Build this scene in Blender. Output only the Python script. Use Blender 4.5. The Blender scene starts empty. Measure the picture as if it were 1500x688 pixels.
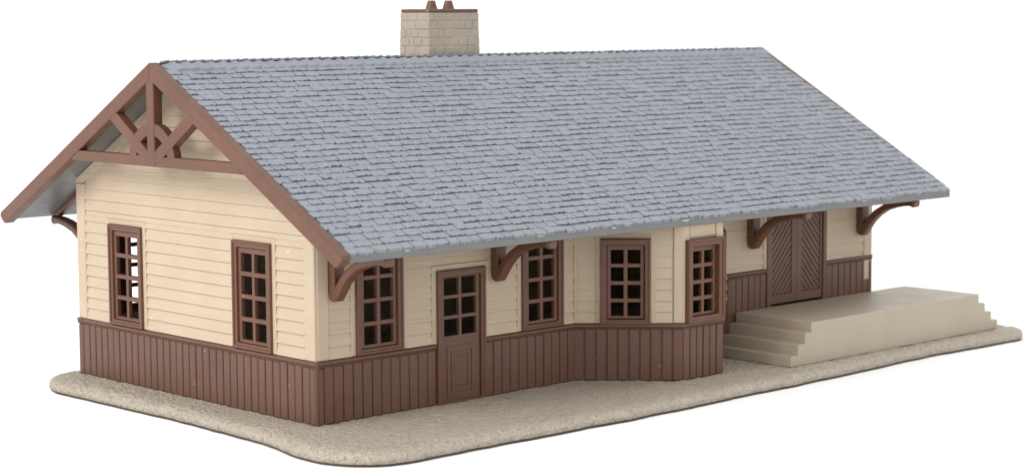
import bpy, bmesh, math, random
from mathutils import Vector, Matrix, noise
random.seed(7)
S = 0.01                     # the model is laid out in centimetres
sc = bpy.context.scene
col = sc.collection

# ---------------------------------------------------------------- sizes (cm)
L, W, H = 25.08, 12.0, 6.2
M = W / 2
EAVE_Y, EAVE_Z, RIDGE_Z = -2.62, 5.05, 9.87
SL = (RIDGE_Z - EAVE_Z) / (M - EAVE_Y)          # roof rise per unit run
RX0, RX1 = -0.90, 26.26
def roof_z(y):
    return RIDGE_Z - SL * abs(M - y)
UNDER = 0.26                                    # vertical thickness of the roof
BAY = [(10.05, 0.0), (12.42, -2.37), (14.21, -2.37), (16.58, 0.0)]
WIN_T, WIN_B = 4.92, 1.80

# ---------------------------------------------------------------- materials
def new_mat(name):
    m = bpy.data.materials.new(name); m.use_nodes = True
    nt = m.node_tree; b = nt.nodes['Principled BSDF']
    tc = nt.nodes.new('ShaderNodeTexCoord')
    vm = nt.nodes.new('ShaderNodeVectorMath'); vm.operation = 'SCALE'; vm.inputs['Scale'].default_value = 1 / S
    nt.links.new(tc.outputs['Object'], vm.inputs[0])
    return m, nt, b, vm.outputs[0]
def noise_node(nt, vec, scale, detail=4, rough=.55, stretch=None):
    if stretch:
        mp = nt.nodes.new('ShaderNodeMapping'); mp.inputs['Scale'].default_value = stretch
        nt.links.new(vec, mp.inputs[0]); vec = mp.outputs[0]
    n = nt.nodes.new('ShaderNodeTexNoise'); n.inputs['Scale'].default_value = scale
    n.inputs['Detail'].default_value = detail; n.inputs['Roughness'].default_value = rough
    nt.links.new(vec, n.inputs['Vector']); return n.outputs['Fac']
def ramp(nt, fac, stops):
    r = nt.nodes.new('ShaderNodeValToRGB'); e = r.color_ramp.elements
    while len(e) < len(stops): e.new(.5)
    for k, (p, c) in enumerate(stops):
        e[k].position = p; e[k].color = (*c, 1)
    nt.links.new(fac, r.inputs[0]); return r.outputs[0]
def mix(nt, fac, a, b, mode='MIX'):
    x = nt.nodes.new('ShaderNodeMix'); x.data_type = 'RGBA'; x.blend_type = mode
    if isinstance(fac, float): x.inputs[0].default_value = fac
    else: nt.links.new(fac, x.inputs[0])
    for k, v in ((6, a), (7, b)):
        if isinstance(v, tuple): x.inputs[k].default_value = (*v, 1)
        else: nt.links.new(v, x.inputs[k])
    return x.outputs[2]
def bump(nt, b, heights):
    prev = None
    for h, st, dist in heights:
        n = nt.nodes.new('ShaderNodeBump'); n.inputs['Strength'].default_value = st
        n.inputs['Distance'].default_value = dist * S
        nt.links.new(h, n.inputs['Height'])
        if prev: nt.links.new(prev, n.inputs['Normal'])
        prev = n.outputs[0]
    nt.links.new(prev, b.inputs['Normal'])
def specks(nt, vec, base, speck_col, scale=3.2, at=.80):
    vo = nt.nodes.new('ShaderNodeTexVoronoi'); vo.inputs['Scale'].default_value = 1.5
    wob_ = noise_node(nt, vec, 14, 3)
    nt.links.new(vec, vo.inputs['Vector'])
    ad = nt.nodes.new('ShaderNodeMath'); ad.operation = 'MULTIPLY_ADD'; nt.links.new(wob_, ad.inputs[0]); ad.inputs[1].default_value = .16
    nt.links.new(vo.outputs['Distance'], ad.inputs[2])
    r = ramp(nt, ad.outputs[0], [(.112, (1, 1, 1)), (.150, (0, 0, 0))])
    sep = nt.nodes.new('ShaderNodeSeparateColor'); nt.links.new(vo.outputs['Color'], sep.inputs[0])
    g = ramp(nt, sep.outputs[0], [(.55, (0, 0, 0)), (.8, (1, 1, 1))])
    return mix(nt, mix(nt, 1.0, r, g, 'MULTIPLY'), base, speck_col)

def plastic(name, c, c2, rough, grain=None, speck=None, spec=.5, sss=0.0):
    m, nt, b, v = new_mat(name)
    n = noise_node(nt, v, .55, 5, .6)
    colr = ramp(nt, n, [(.32, c2), (.66, c)])
    if speck: colr = specks(nt, v, colr, speck)
    nt.links.new(colr, b.inputs['Base Color'])
    rr = noise_node(nt, v, 1.6, 5, .65)
    mr = nt.nodes.new('ShaderNodeMapRange'); nt.links.new(rr, mr.inputs[0])
    mr.inputs['From Min'].default_value = .3; mr.inputs['From Max'].default_value = .7
    mr.inputs['To Min'].default_value = rough - .09; mr.inputs['To Max'].default_value = rough + .12
    nt.links.new(mr.outputs[0], b.inputs['Roughness'])
    b.inputs['Specular IOR Level'].default_value = spec
    if sss:
        b.inputs['Subsurface Weight'].default_value = sss
        b.inputs['Subsurface Radius'].default_value = (1, .6, .35)
        b.inputs['Subsurface Scale'].default_value = .08 * S
    hs = [(noise_node(nt, v, 5, 3, .5), .25, .03)]
    if grain: hs.append((noise_node(nt, v, 4.0, 5, .7, grain), .6, .05))
    bump(nt, b, hs)
    return m

CREAM = plastic('cream_plastic', (.508, .406, .294), (.474, .374, .263), .50, grain=(.35, .35, 3.2), speck=(.60, .52, .40))
BROWN = plastic('brown_plastic', (.132, .057, .033), (.112, .047, .027), .40, speck=(.36, .24, .19), spec=.42)
BROWN_WALL = plastic('brown_wainscot_plastic', (.124, .058, .037), (.107, .049, .031), .41, speck=(.26, .18, .145), spec=.42)
BEIGE = plastic('beige_plastic', (.412, .350, .272), (.388, .326, .250), .45, sss=.3)
STONE = plastic('chimney_stone_plastic', (.37, .320, .260), (.285, .243, .194), .58, grain=(1.1, 1.1, 1.3))
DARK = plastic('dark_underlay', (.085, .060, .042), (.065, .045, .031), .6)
UNDERSIDE = plastic('grey_plastic_smooth', (.165, .165, .160), (.140, .141, .138), .38)

def roof_material():
    m, nt, b, v = new_mat('grey_shingle_plastic')
    n = noise_node(nt, v, .9, 6, .65)
    base = ramp(nt, n, [(.30, (.238, .252, .284)), (.55, (.256, .271, .304)), (.75, (.276, .291, .324))])
    worn = noise_node(nt, v, 7, 6, .75)
    wr = ramp(nt, worn, [(.60, (0, 0, 0)), (.72, (1, 1, 1))])
    colr = mix(nt, wr, base, (.315, .327, .352))
    nt.links.new(colr, b.inputs['Base Color'])
    b.inputs['Roughness'].default_value = .46
    bump(nt, b, [(noise_node(nt, v, 5.5, 5, .7), .85, .09), (noise_node(nt, v, 18, 3, .6), .5, .03)])
    return m
ROOF = roof_material()

def gravel_material():
    m, nt, b, v = new_mat('gravel_textured_plastic')
    n = noise_node(nt, v, .7, 6, .6)
    base = ramp(nt, n, [(.3, (.505, .440, .352)), (.7, (.550, .484, .392))])
    g = noise_node(nt, v, 13, 5, .7)
    gr = ramp(nt, g, [(.34, (.76, .75, .73)), (.52, (1, 1, 1)), (.70, (1.0, 1.0, 1.0))])
    colr = mix(nt, 1.0, base, gr, 'MULTIPLY')
    nt.links.new(colr, b.inputs['Base Color'])
    b.inputs['Roughness'].default_value = .62
    vo = nt.nodes.new('ShaderNodeTexVoronoi'); vo.feature = 'SMOOTH_F1'; vo.inputs['Scale'].default_value = 8.5
    nt.links.new(v, vo.inputs['Vector'])
    inv = nt.nodes.new('ShaderNodeMath'); inv.operation = 'SUBTRACT'; inv.inputs[0].default_value = 1; nt.links.new(vo.outputs['Distance'], inv.inputs[1])
    bump(nt, b, [(inv.outputs[0], .9, .10), (noise_node(nt, v, 10, 4, .7), 1.0, .09), (noise_node(nt, v, 13, 3, .65), .9, .07)])
    return m
GRAVEL = gravel_material()

def table_material():
    m, nt, b, v = new_mat('white_card')
    n = noise_node(nt, v, .05, 3)
    nt.links.new(ramp(nt, n, [(.3, (.93, .93, .93)), (.7, (.95, .95, .95))]), b.inputs['Base Color'])
    b.inputs['Roughness'].default_value = .9; b.inputs['Specular IOR Level'].default_value = .2
    return m
WHITE = table_material()

# ---------------------------------------------------------------- mesh builder
class MB:
    def __init__(s): s.v, s.f = [], []
    def add(s, verts, faces):
        k = len(s.v); s.v += [tuple(q) for q in verts]; s.f += [tuple(i + k for i in f) for f in faces]
    def box(s, x0, x1, y0, y1, z0, z1):
        s.add([(x0,y0,z0),(x1,y0,z0),(x1,y1,z0),(x0,y1,z0),(x0,y0,z1),(x1,y0,z1),(x1,y1,z1),(x0,y1,z1)],
              [(0,3,2,1),(4,5,6,7),(0,1,5,4),(1,2,6,5),(2,3,7,6),(3,0,4,7)])
    def prism(s, poly3, ext):
        n = len(poly3); e = Vector(ext); a = [Vector(p) for p in poly3]; bb = [p + e for p in a]
        s.add(a + bb, [tuple(range(n - 1, -1, -1)), tuple(range(n, 2 * n))] + [(i, (i + 1) % n, n + (i + 1) % n, n + i) for i in range(n)])
    def sweep(s, path, half_w, half_t, side):          # rounded-rect section along a path; side = width axis
        rings = []; side = Vector(side)
        P = [Vector(p) for p in path]
        for i, p in enumerate(P):
            t = (P[min(i + 1, len(P) - 1)] - P[max(i - 1, 0)]).normalized(); up = side.cross(t).normalized()
            hw = half_w[i] if isinstance(half_w, list) else half_w; ht = half_t[i] if isinstance(half_t, list) else half_t
            c = .38 * min(hw, ht)
            rings.append([p + side * a + up * b_ for a, b_ in ((hw, ht - c), (hw - c, ht), (-hw + c, ht), (-hw, ht - c), (-hw, -ht + c), (-hw + c, -ht), (hw - c, -ht), (hw, -ht + c))])
        n = 8; vs = [q for r in rings for q in r]; fs = []
        for i in range(len(rings) - 1):
            for k in range(n): fs.append((i*n + k, i*n + (k+1) % n, (i+1)*n + (k+1) % n, (i+1)*n + k))
        fs += [tuple(range(n - 1, -1, -1)), tuple((len(rings)-1)*n + k for k in range(n))]
        s.add(vs, fs)
    def build(s, name, mat, parent=None, origin=(0, 0, 0), bevel=0.0, seg=2, smooth=False):
        me = bpy.data.meshes.new(name)
        o0 = Vector(origin)
        me.from_pydata([(Vector(q) - o0) * S for q in s.v], [], s.f)
        bm = bmesh.new(); bm.from_mesh(me); bmesh.ops.recalc_face_normals(bm, faces=bm.faces); bm.to_mesh(me); bm.free()
        if smooth:
            for p in me.polygons: p.use_smooth = True
        me.materials.append(mat)
        o = bpy.data.objects.new(name, me); col.objects.link(o)
        pw = Vector((0, 0, 0)); q = parent
        while q: pw += q.location; q = q.parent
        o.location = o0 * S - pw
        if parent: o.parent = parent
        if bevel:
            m = o.modifiers.new('soft_edges', 'BEVEL'); m.width = bevel * S; m.segments = seg
            m.limit_method = 'ANGLE'; m.angle_limit = math.radians(35)
        return o

class Face:
    """a wall plane: O + u*U + z, d = distance outward"""
    def __init__(s, O, U, N): s.O, s.U, s.N = Vector((*O, 0)), Vector((*U, 0)).normalized(), Vector((*N, 0)).normalized()
    def p(s, u, z, d): q = s.O + s.U * u + s.N * d; return (q.x, q.y, z)
def slab(mb, F, us, zs, holes, d0, d1):
    """a slab in plane F cut by rectangular holes (u0,u1,z0,z1)"""
    us = sorted(set([round(x, 4) for x in us] + [round(x, 4) for h in holes for x in h[:2] if us[0] <= x <= us[-1]]))
    zs = sorted(set([round(x, 4) for x in zs] + [round(x, 4) for h in holes for x in h[2:] if zs[0] <= x <= zs[-1]]))
    def solid(i, j):
        if not (0 <= i < len(us) - 1 and 0 <= j < len(zs) - 1): return False
        cu, cz = (us[i] + us[i+1]) / 2, (zs[j] + zs[j+1]) / 2
        return not any(h[0] < cu < h[1] and h[2] < cz < h[3] for h in holes)
    idx = {}; vs = []; fs = []
    def V(i, j, k):
        if (i, j, k) not in idx:
            idx[(i, j, k)] = len(vs); vs.append(F.p(us[i], zs[j], (d0, d1)[k]))
        return idx[(i, j, k)]
    for i in range(len(us) - 1):
        for j in range(len(zs) - 1):
            if not solid(i, j): continue
            fs.append((V(i,j,1), V(i+1,j,1), V(i+1,j+1,1), V(i,j+1,1))); fs.append((V(i,j,0), V(i,j+1,0), V(i+1,j+1,0), V(i+1,j,0)))
            if not solid(i-1, j): fs.append((V(i,j,0), V(i,j,1), V(i,j+1,1), V(i,j+1,0)))
            if not solid(i+1, j): fs.append((V(i+1,j,0), V(i+1,j+1,0), V(i+1,j+1,1), V(i+1,j,1)))
            if not solid(i, j-1): fs.append((V(i,j,0), V(i+1,j,0), V(i+1,j,1), V(i,j,1)))
            if not solid(i, j+1): fs.append((V(i,j+1,0), V(i,j+1,1), V(i+1,j+1,1), V(i+1,j+1,0)))
    mb.add(vs, fs)
def plate(mb, F, u0, u1, z0, z1, d0, d1, bev=.02):
    """a board with chamfered face edges"""
    b = min(bev, (u1 - u0) * .4, (z1 - z0) * .4); dm = max(d1 - b, d0 + (d1 - d0) * .3)
    vs = [F.p(u, z, d0) for u, z in ((u0,z0),(u1,z0),(u1,z1),(u0,z1))] + [F.p(u, z, dm) for u, z in ((u0,z0),(u1,z0),(u1,z1),(u0,z1))] \
       + [F.p(u, z, d1) for u, z in ((u0+b,z0+b),(u1-b,z0+b),(u1-b,z1-b),(u0+b,z1-b))]
    fs = [(3,2,1,0), (8,9,10,11)]
    for r in (0, 4):
        for k in range(4): fs.append((r+k, r+(k+1)%4, r+4+(k+1)%4, r+4+k))
    mb.add(vs, fs)
def siding(mb, F, u0, u1, z0, z1, excl, pitch=.345, proud=.060, clip=None):
    """lapped boards; excl rects (u0,u1,z0,z1) are left free; clip(z) -> (ulo, uhi)"""
    k = 0
    while z0 + k * pitch < z1 - .01:
        a, b = z0 + k * pitch, min(z0 + (k + 1) * pitch, z1)
        cuts = sorted({a, b} | {z for h in excl for z in h[2:] if a + .005 < z < b - .005})
        for c0, c1 in zip(cuts, cuts[1:]):
            mid = (c0 + c1) / 2
            iv = [(u0, u1)]
            for h in excl:
                if h[2] < mid < h[3]:
                    nv = []
                    for p, q in iv:
                        if h[1] <= p or h[0] >= q: nv.append((p, q)); continue
                        if h[0] > p: nv.append((p, h[0]))
                        if h[1] < q: nv.append((h[1], q))
                    iv = nv
            for p, q in iv:
                if q - p < .04: continue
                pb, qb, pt, qt = p, q, p, q
                if clip:
                    lo, hi = clip(c0); lo2, hi2 = clip(c1)
                    pb, qb, pt, qt = max(p, lo), min(q, hi), max(p, lo2), min(q, hi2)
                    if qb - pb < .1: continue
                    if qt - pt < .04: pt = qt = (pt + qt) / 2; pt -= .02; qt += .02
                db = proud * (1 - (c0 - a) / pitch) + .012; dt = proud * (1 - (c1 - a) / pitch) + .012
                n = max(1, int((qb - pb) / .6)); row_b, row_t = [], []
                vs, fs = [], []
                for i in range(n + 1):
                    t = i / n; ub = pb + (qb - pb) * t; ut = pt + (qt - pt) * t
                    w = noise.noise((F.O.x + ub * .9, F.O.y + k * 3.7, k)) * .005
                    vs += [F.p(ub, c0 + w, 0), F.p(ub, c0 + w, db), F.p(ut, c1, dt), F.p(ut, c1, 0)]
                for i in range(n):
                    for e in range(4): fs.append((i*4+e, i*4+(e+1)%4, (i+1)*4+(e+1)%4, (i+1)*4+e))
                fs += [(0,1,2,3), (n*4+3, n*4+2, n*4+1, n*4)]
                mb.add(vs, fs)
        k += 1
def boards(mb, F, u0, u1, z0, z1, pitch=.338, d=.075):
    """wainscot: backing with upright boards and a moulded cap rail"""
    slab(mb, F, [u0, u1], [z0, z1 - .1], [], .003, .034)
    n = max(1, round((u1 - u0) / pitch)); w = (u1 - u0) / n
    for k in range(n):
        j = random.uniform(-.008, .008)
        plate(mb, F, u0 + k*w + .019 + j, u0 + (k+1)*w - .019 + j, z0 + .015, z1 - .17 + random.uniform(-.012, .012), .03, d + random.uniform(-.006, .006), .022)
def cap(mb, F, u0, u1, z, d=.125):
    plate(mb, F, u0, u1, z - .13, z, .0025, d, .035)
    plate(mb, F, u0, u1, z - .18, z - .131, .0025, d - .03, .02)
def clip_poly(poly, u0, u1, z0, z1):
    for ax, lim, sg in ((0, u0, 1), (0, u1, -1), (1, z0, 1), (1, z1, -1)):
        out = []
        for i in range(len(poly)):
            a, b = poly[i], poly[(i + 1) % len(poly)]
            ia, ib = (a[ax] - lim) * sg >= 0, (b[ax] - lim) * sg >= 0
            if ia: out.append(a)
            if ia != ib:
                t = (lim - a[ax]) / (b[ax] - a[ax]); out.append((a[0] + (b[0]-a[0])*t, a[1] + (b[1]-a[1])*t))
        poly = out
        if len(poly) < 3: return None
    return poly

# ---------------------------------------------------------------- things
def thing(name, label, cat, loc):
    o = bpy.data.objects.new(name, None); col.objects.link(o)
    o.location = Vector(loc) * S; o['label'] = label; o['category'] = cat; o.empty_display_size = .02
    return o
def tag(o, label, cat): o['label'] = label; o['category'] = cat; return o

station = thing('railway_station', 'long cream and brown clapboard railway station with grey shingled roof', 'building', (L/2, W/2, 0))

FRONT = Face((0, 0), (1, 0), (0, -1))
GABLE = Face((0, W), (0, -1), (-1, 0))           # u runs from the back corner to the front corner
FARG  = Face((L, 0), (0, 1), (1, 0))
BACK  = Face((L, W), (-1, 0), (0, 1))
BA = [Face(BAY[k], (BAY[k+1][0]-BAY[k][0], BAY[k+1][1]-BAY[k][1]), (BAY[k+1][1]-BAY[k][1], -(BAY[k+1][0]-BAY[k][0]))) for k in range(3)]
BL = [math.dist(BAY[k], BAY[k+1]) for k in range(3)]
T = .16                                           # wall thickness

def window(F, u0, u1, z0, z1, parent, proud=.13, cas=.20, rows=4, split=True, name='window'):
    a = MB(); slab(a, F, [u0, u1], [z0, z1], [(u0+cas, u1-cas, z0+cas*.8, z1-cas)], -T - .03, proud)
    slab(a, F, [u0 + .003, u1 - .003], [z0 + .003, z1 - .003], [(u0+.085, u1-.085, z0+.085, z1-.085)], proud - .02, proud + .038)   # raised outer moulding
    i0, i1, j0, j1 = u0+cas, u1-cas, z0+cas*.8, z1-cas
    s = a if not split else MB()
    e = .0022
    r = .135; g = .13; rb, rt = .10, .17
    cw = (i1 - i0 - 2*r - g) / 2; ch = (j1 - j0 - rb - rt - (rows-1)*g) / rows
    holes = []
    for c in range(2):
        for k in range(rows):
            uu = i0 + r + c*(cw+g); zz = j0 + rb + k*(ch+g); holes.append((uu, uu+cw, zz, zz+ch))
    slab(s, F, [i0+e, i1-e], [j0+e, j1-e], holes, -.08, .06)
    o = a.build(name, BROWN, parent, bevel=.055, seg=3)
    if split: s.build('sash', BROWN, o, bevel=.02, seg=2)
    return o

TR = .15   # plain cream margin around openings
def grow(h, t=TR): return (h[0]-t, h[1]+t, h[2], h[3]+t)
def margin(mb, F, h, zlo, t=TR, d=.074, top=True):
    zt = h[3] + t if top else h[3]
    plate(mb, F, h[0]-t, h[0]+.02, zlo, zt, .001, d, .015); plate(mb, F, h[1]-.02, h[1]+t, zlo, zt, .001, d, .015)
    if top: plate(mb, F, h[0]+.0205, h[1]-.0205, h[3]-.02, zt, .001, d-.002, .015)

# --- gable wall ---------------------------------------------------------------
def gable_wall(F, wins, low=1.80):
    mb = MB()
    cut = [(h[0]+.06, h[1]-.06, h[2]+.06, h[3]-.06) for h in wins]
    slab(mb, F, [T + .0005, W - T - .0005], [0, H], cut, -T, 0)
    zt = roof_z(M) - UNDER - .02
    mb.prism([F.p(T, H, -T), F.p(W - T, H, -T), F.p(M, zt, -T)], F.N * T)
    def clipf(z):
        q = (roof_z(0) - UNDER - .05); off = .42
        lo = max(.42, (z - q) / SL + off); return lo, W - lo
    siding(mb, F, .42, W - .42, low, zt - .25, [grow(h) for h in wins], clip=clipf)
    for h in wins: margin(mb, F, h, h[2])
    # corner boards and sloped boards under the roof
    zc = H - .12
    plate(mb, F, -.058, .42, 1.79, zc, .0005, .082, .03); plate(mb, F, W-.42, W+.058, 1.79, zc, .0005, .082, .03)
    q = roof_z(0) - UNDER - .03
    for sg in (0, 1):
        f = (lambda u: u) if sg == 0 else (lambda u: W - u)
        pts = [(-.05, zc+.001), (.30, zc+.001), (M, q + SL*M - .40), (M, q + SL*M), (-.05, q - SL*.05)]
        mb.prism([F.p(f(u), z, .0005) for u, z in pts], F.N * (.068 + .002*sg))
    return mb.build('gable_wall', CREAM, station, bevel=.012, seg=1)
GW = [(W-10.17, W-8.35, WIN_B, WIN_T), (W-3.68, W-1.85, WIN_B, WIN_T)]
gw = gable_wall(GABLE, GW)
fg = gable_wall(FARG, [(1.85, 3.68, 2.6, WIN_T), (8.35, 10.17, 2.6, WIN_T)], 2.6)
for h in GW: window(GABLE, *h, station)
for h in [(1.85, 3.68, 2.6, WIN_T), (8.35, 10.17, 2.6, WIN_T)]: window(FARG, *h, station)

# --- front wall ---------------------------------------------------------------
FW = [(1.35, 3.08, WIN_B, WIN_T), (7.76, 9.50, WIN_B, WIN_T)]
DOOR = (4.36, 6.26, 0.0, 3.92); FREIGHT = (19.25, 22.50, 1.30, 5.0)
mb = MB()
cut = [(h[0]+.06, h[1]-.06, h[2]+.06, h[3]-.06) for h in FW] + [(DOOR[0]+.06, DOOR[1]-.06, -.1, DOOR[3]-.06), (FREIGHT[0]+.06, FREIGHT[1]-.06, FREIGHT[2], FREIGHT[3]-.06), (BAY[0][0]+.1, BAY[3][0]-.1, -.1, 5.6)]
slab(mb, FRONT, [0, L], [0, H], cut, -T, 0)
ex = [grow(h) for h in FW + [DOOR, FREIGHT]] + [(BAY[0][0]-.02, BAY[3][0]+.02, 0, 9), (17.23, FREIGHT[0], 0, 2.6), (FREIGHT[1], L, 0, 2.6)]
siding(mb, FRONT, .42, L - .42, 1.80, H - .05, ex)
for h in FW: margin(mb, FRONT, h, h[2])
margin(mb, FRONT, DOOR, 1.79); margin(mb, FRONT, FREIGHT, 2.6)
plate(mb, FRONT, .0005, .42, 1.79, H - .1, .0005, .08, .03); plate(mb, FRONT, L-.42, L-.0005, 1.79, H-.1, .0005, .08, .03)
mb.build('wall', CREAM, station, bevel=.012, seg=1)
for h in FW: window(FRONT, *h, station)

# --- back wall ----------------------------------------------------------------
BW = [(L-3.08, L-1.35, WIN_B, WIN_T), (L-9.50, L-7.76, WIN_B, WIN_T), (L-16.3, L-14.5, WIN_B, WIN_T)]
mb = MB()
slab(mb, BACK, [0, L], [0, H], [(h[0]+.06, h[1]-.06, h[2]+.06, h[3]-.06) for h in BW], -T, 0)
siding(mb, BACK, .42, L - .42, 1.80, H - .05, [grow(h) for h in BW] + [(0, 5.0, 0, 2.6)])
for h in BW: margin(mb, BACK, h, h[2])
plate(mb, BACK, .0005, .42, 1.79, H-.1, .0005, .08, .03); plate(mb, BACK, L-.42, L-.0005, 1.79, H-.1, .0005, .08, .03)
mb.build('wall', CREAM, station, bevel=.012, seg=1)
for h in BW: window(BACK, *h, station)

# --- wainscots ----------------------------------------------------------------
def wainscot(F, spans, name='wainscot'):
    m = MB()
    for u0, u1, z in spans:
        boards(m, F, u0, u1, 0, z); cap(m, F, u0, u1, z)
    return m
WZ, WH = 1.79, 2.67
m = wainscot(GABLE, [(.20, W - .20, WZ)])
for u0, u1 in ((-.09, .20), (W - .20, W + .09)):
    plate(m, GABLE, u0, u1, 0, WZ - .18, .0025, .10, .05)
cap(m, GABLE, -.13, .1995, WZ); cap(m, GABLE, W - .1995, W + .13, WZ)
m.build('wainscot', BROWN_WALL, station)
m = wainscot(FRONT, [(.22, DOOR[0] - .003, WZ)])
plate(m, FRONT, .002, .22, 0, WZ - .18, .0035, .095, .05); cap(m, FRONT, .002, .2195, WZ, .122)
m.build('wainscot', BROWN_WALL, station)
wainscot(FRONT, [(DOOR[1] + .003, BAY[0][0] + .03, WZ)]).build('wainscot', BROWN_WALL, station)
m = wainscot(FRONT, [(BAY[3][0] - .03, 17.23, WZ), (17.37, FREIGHT[0] - .003, WH)])
plate(m, FRONT, 17.225, 17.371, 0, WH - .19, .0035, .108, .03); cap(m, FRONT, 17.225, 17.3695, WH, .122)
m.build('wainscot', BROWN_WALL, station)
m = wainscot(FRONT, [(FREIGHT[1] + .003, L - .16, WH)])
plate(m, FRONT, L - .16, L + .05, 0, WH - .18, .0035, .10, .04); cap(m, FRONT, L - .1595, L + .06, WH)
m.build('wainscot', BROWN_WALL, station)
m = wainscot(FARG, [(0.02, W - .02, WH)]); m.build('wainscot', BROWN_WALL, station)
m = wainscot(BACK, [(0.02, 5.0, WH), (5.01, L - .02, WZ)]); m.build('wainscot', BROWN_WALL, station)

# --- bay window ---------------------------------------------------------------
m = MB(); wsc = MB()
bw = [(.83, 2.38, WIN_B - .03, 4.42), (.05, BL[1] - .05, WIN_B - .03, 4.36), (.83, 2.38, WIN_B - .03, 4.42)]
for k in range(3):
    F, n, h = BA[k], BL[k], bw[k]
    def top_at(u): q = F.p(u, 0, 0); return roof_z(q[1]) - UNDER - .015
    zt = min(top_at(0), top_at(n))
    c = [(h[0]+.06, h[1]-.06, h[2]+.06, h[3]-.06)]
    e = .001
    slab(m, F, [e, n - e], [0, zt], c, -T, 0)
    if k != 1:      # sloped piece up to the roof
        a, b = top_at(0), top_at(n)
        m.prism([F.p(0, zt, -T), F.p(n, zt, -T), F.p(0 if a > b else n, max(a, b), -T)], F.N * T)
    zs = zt - .30 if k == 1 else zt
    if k != 1:
        siding(m, F, .12, n - .30, 1.80, zs, [grow(h, .14)], proud=.052 if k == 0 else .02)
        margin(m, F, h, 1.79, .14)
    else:
        plate(m, F, .30, n - .30, 4.40, zt - .12, .001, .05, .02)
        plate(m, F, .30, n - .30, zt - .10, zt, .001, .09, .02)
    plate(m, F, (-.02 if k else .002), (.27 if k == 1 else .12), 1.79, zt, .0005, .075, .03)
    plate(m, F, n - .28, n + .025, 1.79, zt, .0005, .076 + .002*k, .03)
    o0, o1 = (.0 if k == 0 else -.035), (n if k == 2 else n + .035)
    boards(wsc, F, o0, o1, 0, WZ, pitch=.335, d=.085)
    cap(wsc, F, o0, o1 + (.02 if k < 2 else 0), WZ - .001*k, .15)
bay = m.build('bay_window', CREAM, station, bevel=.012, seg=1)
wsc.build('wainscot', BROWN_WALL, bay)
for k in range(3): window(BA[k], *bw[k], bay, proud=.21, cas=(.19, .23, .19)[k], split=False)

# --- passenger door -----------------------------------------------------------
d = MB(); slab(d, FRONT, [DOOR[0], DOOR[1]], [0, DOOR[3]], [(DOOR[0]+.21, DOOR[1]-.17, -.1, DOOR[3]-.21)], -T - .03, .13)
slab(d, FRONT, [DOOR[0]+.003, DOOR[1]-.003], [0.002, DOOR[3]-.003], [(DOOR[0]+.085, DOOR[1]-.085, -.1, DOOR[3]-.085)], .11, .166)
door_frame = d.build('door_frame', BROWN, station, bevel=.035)
l0, l1 = DOOR[0]+.212, DOOR[1]-.172
d = MB(); cw = (5.94 - 4.69 - .11) / 2; ch = (3.66 - 1.97 - 2*.11) / 3
holes = [(4.69 + c*(cw+.11), 4.69 + c*(cw+.11) + cw, 1.97 + k*(ch+.11), 1.97 + k*(ch+.11) + ch) for c in range(2) for k in range(3)]
slab(d, FRONT, [l0, l1], [0.01, DOOR[3]-.212], holes, -.08, .05)
door = d.build('door', BROWN_WALL, station, bevel=.02)
d = MB()
slab(d, FRONT, [4.77, 5.84], [.16, 1.66], [(4.87, 5.74, .27, 1.55)], .048, .072)
slab(d, FRONT, [4.94, 5.67], [.34, 1.48], [(5.02, 5.59, .42, 1.40)], .048, .068)
plate(d, FRONT, 5.08, 5.53, .48, 1.34, .048, .064, .015)
d.build('door_panel', BROWN_WALL, door, bevel=.016)
d = MB(); plate(d, FRONT, DOOR[0]-.02, DOOR[1]+.02, -.03, .06, .0, .16, .03); d.build('door_sill', BROWN_WALL, station)

# --- freight doors ------------------------------------------------------------
d = MB(); f0, f1, g0, g1 = FREIGHT
slab(d, FRONT, [f0, f1], [g0, g1], [(f0+.20, f1-.20, g0-.1, g1-.2)], -T, .11)
d.build('freight_door_frame', BROWN_WALL, station, bevel=.03)
mid = (f0 + f1) / 2 + .02
for sg, (a, b) in ((1, (f0+.202, mid-.004)), (-1, (mid+.004, f1-.202))):
    d = MB(); z0, z1 = g0+.115, g1-.21
    slab(d, FRONT, [a, b], [z0, z1], [], -.10, .0)
    p0, p1, q0, q1 = a + (.12 if sg > 0 else .27), b - (.27 if sg > 0 else .12), z0+.30, z1-.1
    slab(d, FRONT, [a+.002, b-.002], [z0+.002, z1-.002], [(p0, p1, q0, q1)], -.01, .055)
    st = .212
    k = -14
    while k < 40:
        base = q0 + k*st*1.2
        w = .106
        # a slat rising at 48 degrees
        tn = 1.12
        ua, ub = p0, p1
        if sg > 0: poly = [(ua, base), (ub, base + (ub-ua)*tn), (ub, base + (ub-ua)*tn + 2*w), (ua, base + 2*w)]
        else: poly = [(ua, base + (ub-ua)*tn), (ub, base), (ub, base + 2*w), (ua, base + (ub-ua)*tn + 2*w)]
        poly = clip_poly(poly, p0+.004, p1-.004, q0+.004, q1-.004)
        if poly: d.prism([FRONT.p(u, z, -.004) for u, z in poly], FRONT.N * .034)
        k += 1
    d.build('freight_door', BROWN_WALL, station, bevel=.014, seg=1)

# --- roof ---------------------------------------------------------------------
m = MB()
t = UNDER - .075
yb = 2*M - EAVE_Y
prof = [(EAVE_Y + .02, EAVE_Z - .02), (M, RIDGE_Z - .03), (yb - .02, EAVE_Z - .02), (yb - .02, EAVE_Z - UNDER), (M, RIDGE_Z - UNDER), (EAVE_Y + .02, EAVE_Z - UNDER)]
for a, b in ((0, 1), (1, 2)):
    ia, ib = (5, 4) if a == 0 else (4, 3)
    quad = [prof[a], prof[b], prof[ib], prof[ia]]
    m.prism([(RX0 + .01, y, z) for y, z in quad], (RX1 - RX0 - .02, 0, 0))
roof = m.build('roof', UNDERSIDE, station, bevel=.05, seg=3)

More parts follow.
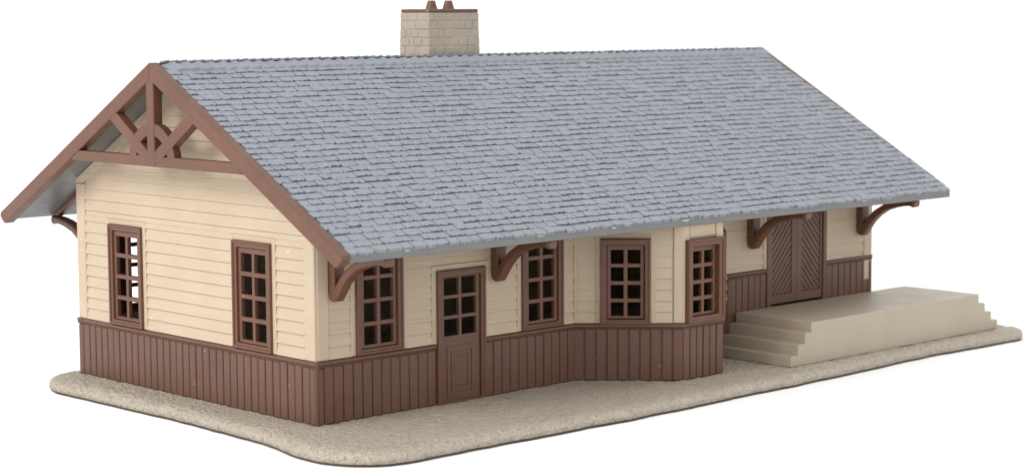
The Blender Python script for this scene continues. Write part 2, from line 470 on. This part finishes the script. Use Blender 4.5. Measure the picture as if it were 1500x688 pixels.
ct = math.cos(math.atan(SL)); st_ = math.sin(math.atan(SL))
SLEN = (M - EAVE_Y) / ct
def shingles(back):
    m = MB(); rows = 33; pitch = (SLEN - .30) / rows
    rnd = random.Random(3 + back)
    def P(x, s, h):            # s up the slope, h off the slope
        y = EAVE_Y + s*ct - h*st_; z = EAVE_Z - .03 + s*st_ + h*ct
        return (x, 2*M - y if back else y, z)
    for r in range(rows):
        s0 = r*pitch - .03
        x = RX0 - rnd.uniform(0, .45)
        while x < RX1:
            w = rnd.choice((.36, .42, .48, .56)) + rnd.uniform(-.03, .03)
            a, b = max(x + .012, RX0), min(x + w - .012, RX1)
            x += w
            if b - a < .1: continue
            drop = rnd.uniform(-.03, .025)
            lift = .052 + rnd.uniform(-.010, .012); gap = rnd.choice((-.008, .010, .018, .026, .034, .044, .058)) + .022*noise.noise((x*.5, r*.7, 2.0))
            ch = rnd.uniform(.04, .09)
            nseg = 7
            drop = gap + rnd.uniform(-.006, .006)
            low = [(a, s0 + drop + ch*.7)]
            for k in range(nseg + 1):
                u = a + ch*.55 + (b - a - ch*1.1) * k / nseg
                low.append((u, s0 + drop + rnd.choice((-.026, -.014, -.004, .004, .014, .036))))
            low.append((b, s0 + drop + ch*.7))
            if r == 0: low = [(u, max(s, -.05)) for u, s in low]
            up = [(b, s0 + pitch), (a, s0 + pitch)]
            ts = rnd.uniform(-.006, .006)
            def hh(u, s): return lift + .016*(1 - (s - s0)/pitch) + ts*(u - a)/(b - a) + .008*noise.noise((u*1.1, s*1.1, 8))
            ring = low + up
            n = len(ring)
            top = [P(u, s, hh(u, s)) for u, s in ring]
            cc = .022       # rounded butt edge
            bot = [P(u, s - (-.004 if 0 < i < len(low)-1 else 0), -.03) for i, (u, s) in enumerate(ring)]
            cx_, cs_ = (a + b)/2, s0 + pitch*.45
            inner = [P(u + (cx_-u)*.12, s + (cs_-s)*.14, hh(u + (cx_-u)*.12, s + (cs_-s)*.14) + .003) for u, s in ring]
            m.add(bot + top + inner, [(i, (i+1) % n, n + (i+1) % n, n + i) for i in range(n)] + [(n+i, n+(i+1) % n, 2*n+(i+1) % n, 2*n+i) for i in range(n)] + [tuple(2*n + i for i in range(n))])
    return m.build('shingles', ROOF, roof)
shingles(0); shingles(1)
# ridge tiles: slanted lapped pieces on both sides and a low toothed crest
m = MB(); rnd = random.Random(5)
for back in (0, 1):
    x = RX0; stp = .44 if not back else .31
    while x < RX1 - .1:
        w = min(stp, RX1 - x)
        def P(px, s, h):
            y = EAVE_Y + s*ct - h*st_; z = EAVE_Z - .03 + s*st_ + h*ct
            return (px, 2*M - y if back else y, z)
        s1 = SLEN + (-.02 if not back else .12); s0 = SLEN - .36 + rnd.uniform(-.015, .015)
        sk = .26 if not back else .04
        hA, hB = (.035, .135) if not back else (.09, .13)
        hA += rnd.uniform(-.012, .012); hB += rnd.uniform(-.012, .012); th_ = .12 if not back else .05
        top = [P(x, s1, hA), P(x + w + .03, s1, hB), P(x + w + .03 + sk, s0, hB), P(x + sk, s0, hA)]
        if x + w + sk > RX1: top[2] = P(RX1, s0, hB); top[3] = P(min(x + sk, RX1 - .02), s0, hA); top[1] = P(RX1, s1, hB)
        bot = [Vector(q) - Vector((0, 0, th_)) for q in top]
        m.add(top + bot, [(0,1,2,3), (7,6,5,4)] + [(i, (i+1) % 4, 4 + (i+1) % 4, 4 + i) for i in range(4)])
        x += stp
m.build('ridge_tiles', ROOF, roof)
# moulding flash left along the eave
FLASH = plastic('pale_moulding_flash', (.42, .42, .42), (.34, .34, .345), .5)
for xx, q in ((1.1, .05), (6.1, .06), (9.1, .05), (12.25, .09), (15.6, .05), (21.2, .07), (22.6, .05)):
    m = MB(); n = 9
    ring = [(xx + 3.2*q*math.cos(j*2*math.pi/n)*rnd.uniform(.5, 1.1), EAVE_Z - .05 + .7*q*math.sin(j*2*math.pi/n)*rnd.uniform(.4, 1.2)) for j in range(n)]
    yy = EAVE_Y - .02
    m.add([(u, yy, z) for u, z in ring] + [(u, yy + .08, z) for u, z in ring] + [(xx, yy - .035, EAVE_Z - .05)],
          [(i, (i+1) % n, n + (i+1) % n, n + i) for i in range(n)] + [(i, (i+1) % n, 2*n) for i in range(n)] + [tuple(range(n, 2*n))])
    m.build('moulding_flash', FLASH, roof)
# --- chimney --------------------------------------------------------------------
cx, cy_ = 10.95, 7.13
m = MB(); z0, z1 = 8.6, 11.34
rows = 10; rh = (z1 - z0) / rows; rnd = random.Random(11)
def half(z): k = (z - z0) / (z1 - z0); return 1.17 - .07*k, .75 - .04*k
slabv = []
hx0, hy0 = half(z0); hx1, hy1 = half(z1)
c = .012
m.add([(cx+sx*(hx0-c), cy_+sy*(hy0-c), z0) for sx, sy in ((-1,-1),(1,-1),(1,1),(-1,1))] + [(cx+sx*(hx1-c), cy_+sy*(hy1-c), z1) for sx, sy in ((-1,-1),(1,-1),(1,1),(-1,1))],
      [(0,1,2,3),(4,5,6,7)] + [(i, (i+1) % 4, 4+(i+1) % 4, 4+i) for i in range(4)])
for r in range(rows):
    za, zb = z0 + r*rh + .006, z0 + (r+1)*rh - .006
    hx, hy = half((za+zb)/2)
    for F, ln, hw in ((Face((cx-hx, cy_-hy), (1,0), (0,-1)), 2*hx, 0), (Face((cx-hx, cy_+hy), (0,-1), (-1,0)), 2*hy, 0), (Face((cx+hx, cy_-hy), (0,1), (1,0)), 2*hy, 0), (Face((cx+hx, cy_+hy), (-1,0), (0,1)), 2*hx, 0)):
        u = 0
        while u < ln - .02:
            w = min(rnd.uniform(.20, .50), ln - u)
            if ln - u - w < .18: w = ln - u
            plate(m, F, u + (.008 if u else 0), u + w - (.008 if u + w < ln - .01 else 0), za, zb, -.1, rnd.uniform(-.004, .022), .022); u += w
chim = m.build('chimney', STONE, station, bevel=.01, seg=1)
m = MB(); m.box(cx-1.09, cx+1.09, cy_-.72, cy_+.72, z1 + .001, z1 + .12); m.build('chimney_cap', BROWN, chim, bevel=.04)
for px in (cx - .36, cx + .39):
    m = MB(); n = 28
    zr = [(.205, z1+.121), (.19, z1+.16), (.125, z1+.385), (.122, z1+.40), (.085, z1+.40), (.08, z1+.22)]
    vs = [(px + r*math.cos(2*math.pi*i/n), cy_ + r*math.sin(2*math.pi*i/n), z) for r, z in zr for i in range(n)]
    m.add(vs, [(k*n+i, k*n+(i+1) % n, (k+1)*n+(i+1) % n, (k+1)*n+i) for k in range(len(zr)-1) for i in range(n)] + [tuple((len(zr)-1)*n + i for i in range(n))])
    m.build('chimney_pot', BROWN, chim, smooth=True)

# --- bargeboards and gable truss --------------------------------------------------
def barge(x0, x1, parent, pk=9.95, end=5.05, e=8.74):
    m = MB(); sl = (pk - end) / 8.72; v = .50
    for sg in (1, -1):
        pts = [(0, pk), (e - .02, pk - sl*(e-.02)), (e + .03, pk - sl*e - .09), (e - .10, pk - sl*e - .25), (e - .23, pk - sl*(e-.23) - v + .02), (e - .32, pk - sl*(e-.32) - v), (0, pk - v)]
        m.prism([(x0, M + .03 + sg*u, z) for u, z in pts], (x1 - x0 + .0015*sg, 0, 0))
    return m.build('bargeboard', BROWN, parent, bevel=.045, seg=3)
BX0, BX1 = -1.23, -.895
barge(BX0, BX1, station); barge(RX1 - .03, RX1 + .07, station, 9.985, 5.03, 8.35)
TC = M + .06
truss = MB(); truss.prism([(BX0 + .03, y, z) for y, z in ((TC-4.45, 6.93), (TC+4.45, 6.93), (TC+4.0, 7.24), (TC-4.0, 7.24))], (.29, 0, 0))
tr = truss.build('gable_truss', BROWN, station, bevel=.035)
m = MB(); m.prism([(BX0 + .015, y, z) for y, z in ((TC-.19, 6.95), (TC+.19, 6.95), (TC+.19, 9.62), (TC-.19, 9.62))], (.32, 0, 0)); m.build('king_post', BROWN, tr, bevel=.035)
for sg in (1, -1):
    m = MB(); a = Vector((TC + sg*.12, 7.12)); b = Vector((TC + sg*2.22, 8.50)); dd = (b - a).normalized(); nn = Vector((-dd.y, dd.x)) * .185
    m.prism([(BX0 + .022, *q) for q in (a - nn, b - nn, b + nn, a + nn)], (.30, 0, 0)); m.build('strut', BROWN, tr, bevel=.03)
m = MB(); n = 26; zc = 7.0
outer = [(TC + 1.20*math.cos(math.pi*k/n), zc + 1.20*math.sin(math.pi*k/n)) for k in range(n+1)]
inner = [(TC + .84*math.cos(math.pi*k/n), zc + .84*math.sin(math.pi*k/n)) for k in range(n+1)]
x0, x1 = BX0 + .035, BX0 + .30
vs = [(x, *q) for x in (x0, x1) for ring in (outer, inner) for q in ring]; q = n + 1
fs = []
for k in range(n):
    fs += [(k, k+1, q+k+1, q+k), (2*q+k, 3*q+k, 3*q+k+1, 2*q+k+1), (k, 2*q+k, 2*q+k+1, k+1), (q+k, q+k+1, 3*q+k+1, 3*q+k)]
fs += [(0, q, 3*q, 2*q), (n, 2*q+n, 3*q+n, q+n)]
m.add(vs, fs); m.build('arch', BROWN, tr, bevel=.02)

# --- eave brackets ----------------------------------------------------------------
def bracket_mesh(name, x, back, copy=None):
    o0 = (x, W if back else 0, 0); sg = -1 if back else 1
    if copy:
        o = copy.copy(); o.data = copy.data; col.objects.link(o); o.parent = station
        o.location = Vector(o0) * S - station.location; return o
    m = MB(); hw = .185
    Y = lambda y: (W - y) if back else y
    m.prism([(x - hw, Y(y), z) for y, z in ((-.04, 3.72), (-.04, 6.05), (-.30, 5.95), (-.34, 3.60), (-.26, 3.42), (-.10, 3.50))], (2*hw, 0, 0))
    pts = [(-.22, 3.50), (-.36, 3.70), (-.58, 4.00), (-.88, 4.28), (-1.24, 4.49), (-1.62, 4.61), (-2.0, 4.685), (-2.28, 4.71), (-2.42, 4.70), (-2.52, 4.68)]
    th = [.12, .135, .13, .125, .12, .115, .11, .11, .15, .11]
    m.sweep([(x, Y(y), z) for y, z in pts], [hw*.98]*9 + [hw*.8], th, (1, 0, 0))
    # bar under the roof
    m.sweep([(x, Y(y), roof_z(y) - UNDER - .095) for y in (-.05, -.8, -1.6, -2.25)], hw*.8, .09, (1, 0, 0))
    return m.build(name, BROWN, station, origin=o0, bevel=.02)
bf = bracket_mesh('bracket', .60, False)
for x in (6.72, 18.42, 24.40): bracket_mesh('bracket', x, False, bf)
bracket_mesh('bracket', .62, True)

# ---------------------------------------------------------------- loading platform
m = MB(); ys = (-3.30, -.10)
step = [(16.60, .003), (16.60, .34), (16.96, .345), (16.96, .685), (17.31, .69), (17.31, 1.03), (17.63, 1.035), (17.63, 1.35),
        (27.08, 1.35), (27.08, 1.005), (27.47, 1.00), (27.47, .665), (27.87, .66), (27.87, .325), (28.27, .32), (28.27, .003)]
m.prism([(x, ys[0], z) for x, z in step], (0, ys[1] - ys[0], 0))
plat = m.build('loading_platform', BEIGE, None, origin=(22.4, -1.7, 0), bevel=.02, seg=2)
tag(plat, 'plain beige loading platform with steps at both ends, before the freight doors', 'platform')

# ---------------------------------------------------------------- gravel base slab
X0, X1, YF, YB = -1.50, 29.3, -4.12, 12.85
def wob(t): return .09*noise.noise((t*.35, 3.1, 0)) + .05*noise.noise((t*1.3, 7.7, 0)) + .02*noise.noise((t*4.1, 1.7, 0))
def corner(x, r0, r1):
    o = 0
    if x < X0 + r0: o = r0 - math.sqrt(max(0, r0*r0 - (X0 + r0 - x)**2))
    if x > X1 - r1: o = r1 - math.sqrt(max(0, r1*r1 - (x - X1 + r1)**2))
    return o
def yf(x): return YF + corner(x, 1.5, .9) + wob(x) - .16*math.exp(-((x-9.5)/4)**2) + .22*math.exp(-((x-23.5)/4)**2)
def yb_(x): return YB - corner(x, 1.6, .9) + wob(x + 40)
xs = []
k = 0
N1 = 26
for i in range(N1): xs.append(X0 + 1.6*(1 - math.cos(i/N1*math.pi/2)))
x = X0 + 1.6
while x < X1 - .9: xs.append(x); x += .105
for i in range(N1 + 1): xs.append(X1 - .9 + .9*math.sin(i/N1*math.pi/2))
NT = 170
rim = .42
def wx(y): return .10*noise.noise((y*.3, 20.3, 0)) + .045*noise.noise((y*1.4, 11.1, 0))
def slab_mesh(name, mat, parent, inset, zb, top):
    vs, fs = [], []
    n = len(xs)
    for i, x in enumerate(xs):
        a, b = yf(x) + inset, yb_(x) - inset
        if b < a: a = b = (a+b)/2
        for j in range(NT + 1):
            t = j/NT; t = t - .35*math.sin(2*math.pi*t)/(2*math.pi)      # finer at the rims
            y = a + (b - a)*t
            xx = x
            lo, hi = (x - X0)/3.2, (X1 - x)/2.0
            if lo < 1: xx += (wx(y) - .12*(1 - min(1, abs(y-4)/8))*-1 * .0)*(1 - lo) + .16*(1-lo)*math.sin(max(0, min(1, (y+1)/13))*math.pi) - .34*(1-lo)*math.exp(-((y+1.9)/1.5)**2) + .12*(1-lo)*max(0, min(1, (y-9)/3))
            if hi < 1: xx += wx(y + 30)*(1 - hi)
            if lo < 1: xx = X0 + inset*(1-lo) + (xx - X0)
            if hi < 1: xx -= inset*(1-hi)
            if top:
                dd = min(y - a, b - y, (x - X0), (X1 - x))
                q = max(0, min(1, dd/rim))
                z = -.20*(1 - math.sqrt(max(0, 1 - (1-q)**2)))
                z += .024*noise.noise((xx*2.6, y*2.6, 0)) + .034*noise.noise((xx*7.5, y*7.5, 4)) - .004
            else: z = zb + .05
            vs.append((xx, y, z))
    R = NT + 1
    for i in range(n-1):
        for j in range(NT): fs.append((i*R+j, (i+1)*R+j, (i+1)*R+j+1, i*R+j+1))
    # rim down to the underside
    loop = [i*R for i in range(n)] + [(n-1)*R + j for j in range(1, R)] + [i*R + NT for i in range(n-2, -1, -1)] + [j for j in range(NT-1, 0, -1)]
    k0 = len(vs)
    c0 = Vector((14, 4.3, 0))
    for li in loop:
        vs.append(vs[li])
    for li in loop:
        vx, vy, vz = vs[li]; vs.append((vx, vy, zb))
    q = len(loop)
    for i in range(q): fs.append((k0 + i, k0 + (i+1) % q, k0 + q + (i+1) % q, k0 + q + i))
    fs.append(tuple(k0 + q + i for i in range(q)))
    mb = MB(); mb.add(vs, fs)
    return mb.build(name, mat, parent, smooth=False)
base = slab_mesh('base_plate', GRAVEL, None, 0, -.335, True)
for p in base.data.polygons: p.use_smooth = len(p.vertices) == 4
tag(base, 'beige gravel-textured base slab under the station and its platform', 'base plate'); base['kind'] = 'thing'
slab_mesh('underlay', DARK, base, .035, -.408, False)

# ---------------------------------------------------------------- white table
m = MB(); n = 96; R_ = 900
m.add([(12 + R_*math.cos(2*math.pi*i/n), 6 + R_*math.sin(2*math.pi*i/n), -.413) for i in range(n)], [tuple(range(n))])
tb = m.build('ground', WHITE); tb['kind'] = 'structure'

# ---------------------------------------------------------------- light
w = bpy.data.worlds.new('World'); sc.world = w; w.use_nodes = True
bg = w.node_tree.nodes['Background']; bg.inputs[0].default_value = (1, 1, 1, 1); bg.inputs[1].default_value = 1.24
def area(name, loc, target, size, power, colr=(1, 1, 1)):
    l = bpy.data.lights.new(name, 'AREA'); l.shape = 'SQUARE'; l.size = size*S; l.energy = power; l.color = colr
    o = bpy.data.objects.new(name, l); col.objects.link(o); o.location = Vector(loc)*S
    o.rotation_euler = (Vector(target) - Vector(loc)).to_track_quat('-Z', 'Y').to_euler(); return o
area('studio_softbox', (-80, 8, 56), (8, 4, 4), 42, 5.7, (1, .985, .96))

# ---------------------------------------------------------------- camera
CF, CX, CY, CZ, YAW, PITCH, ROLL, PX, PY = 3014.7786, -34.5619, -44.4143, 11.2458, 0.8133, 0.1058, -0.0053, 749.3753, 342.6428
cam = bpy.data.cameras.new('camera'); co = bpy.data.objects.new('camera', cam); col.objects.link(co); sc.camera = co
f_ = Vector((math.cos(YAW)*math.cos(PITCH), math.sin(YAW)*math.cos(PITCH), -math.sin(PITCH)))
r_ = Vector((math.sin(YAW), -math.cos(YAW), 0)); u_ = r_.cross(f_)
r2 = math.cos(ROLL)*r_ + math.sin(ROLL)*u_; u2 = -math.sin(ROLL)*r_ + math.cos(ROLL)*u_
mt = Matrix((r2, u2, -f_)).transposed().to_4x4(); mt.translation = Vector((CX, CY, CZ))*S
co.matrix_world = mt
cam.sensor_width = 36; cam.lens = CF*36/1500
cam.shift_x = (750 - PX)/1500; cam.shift_y = (PY - 344)/1500
cam.clip_start = .01; cam.clip_end = 100
cam.dof.use_dof = True; cam.dof.focus_distance = 61*S; cam.dof.aperture_fstop = 24
sc.view_settings.view_transform = 'Standard'; sc.view_settings.look = 'None'
sc.view_settings.exposure = 0; sc.view_settings.gamma = 1
sc.render.film_transparent = False
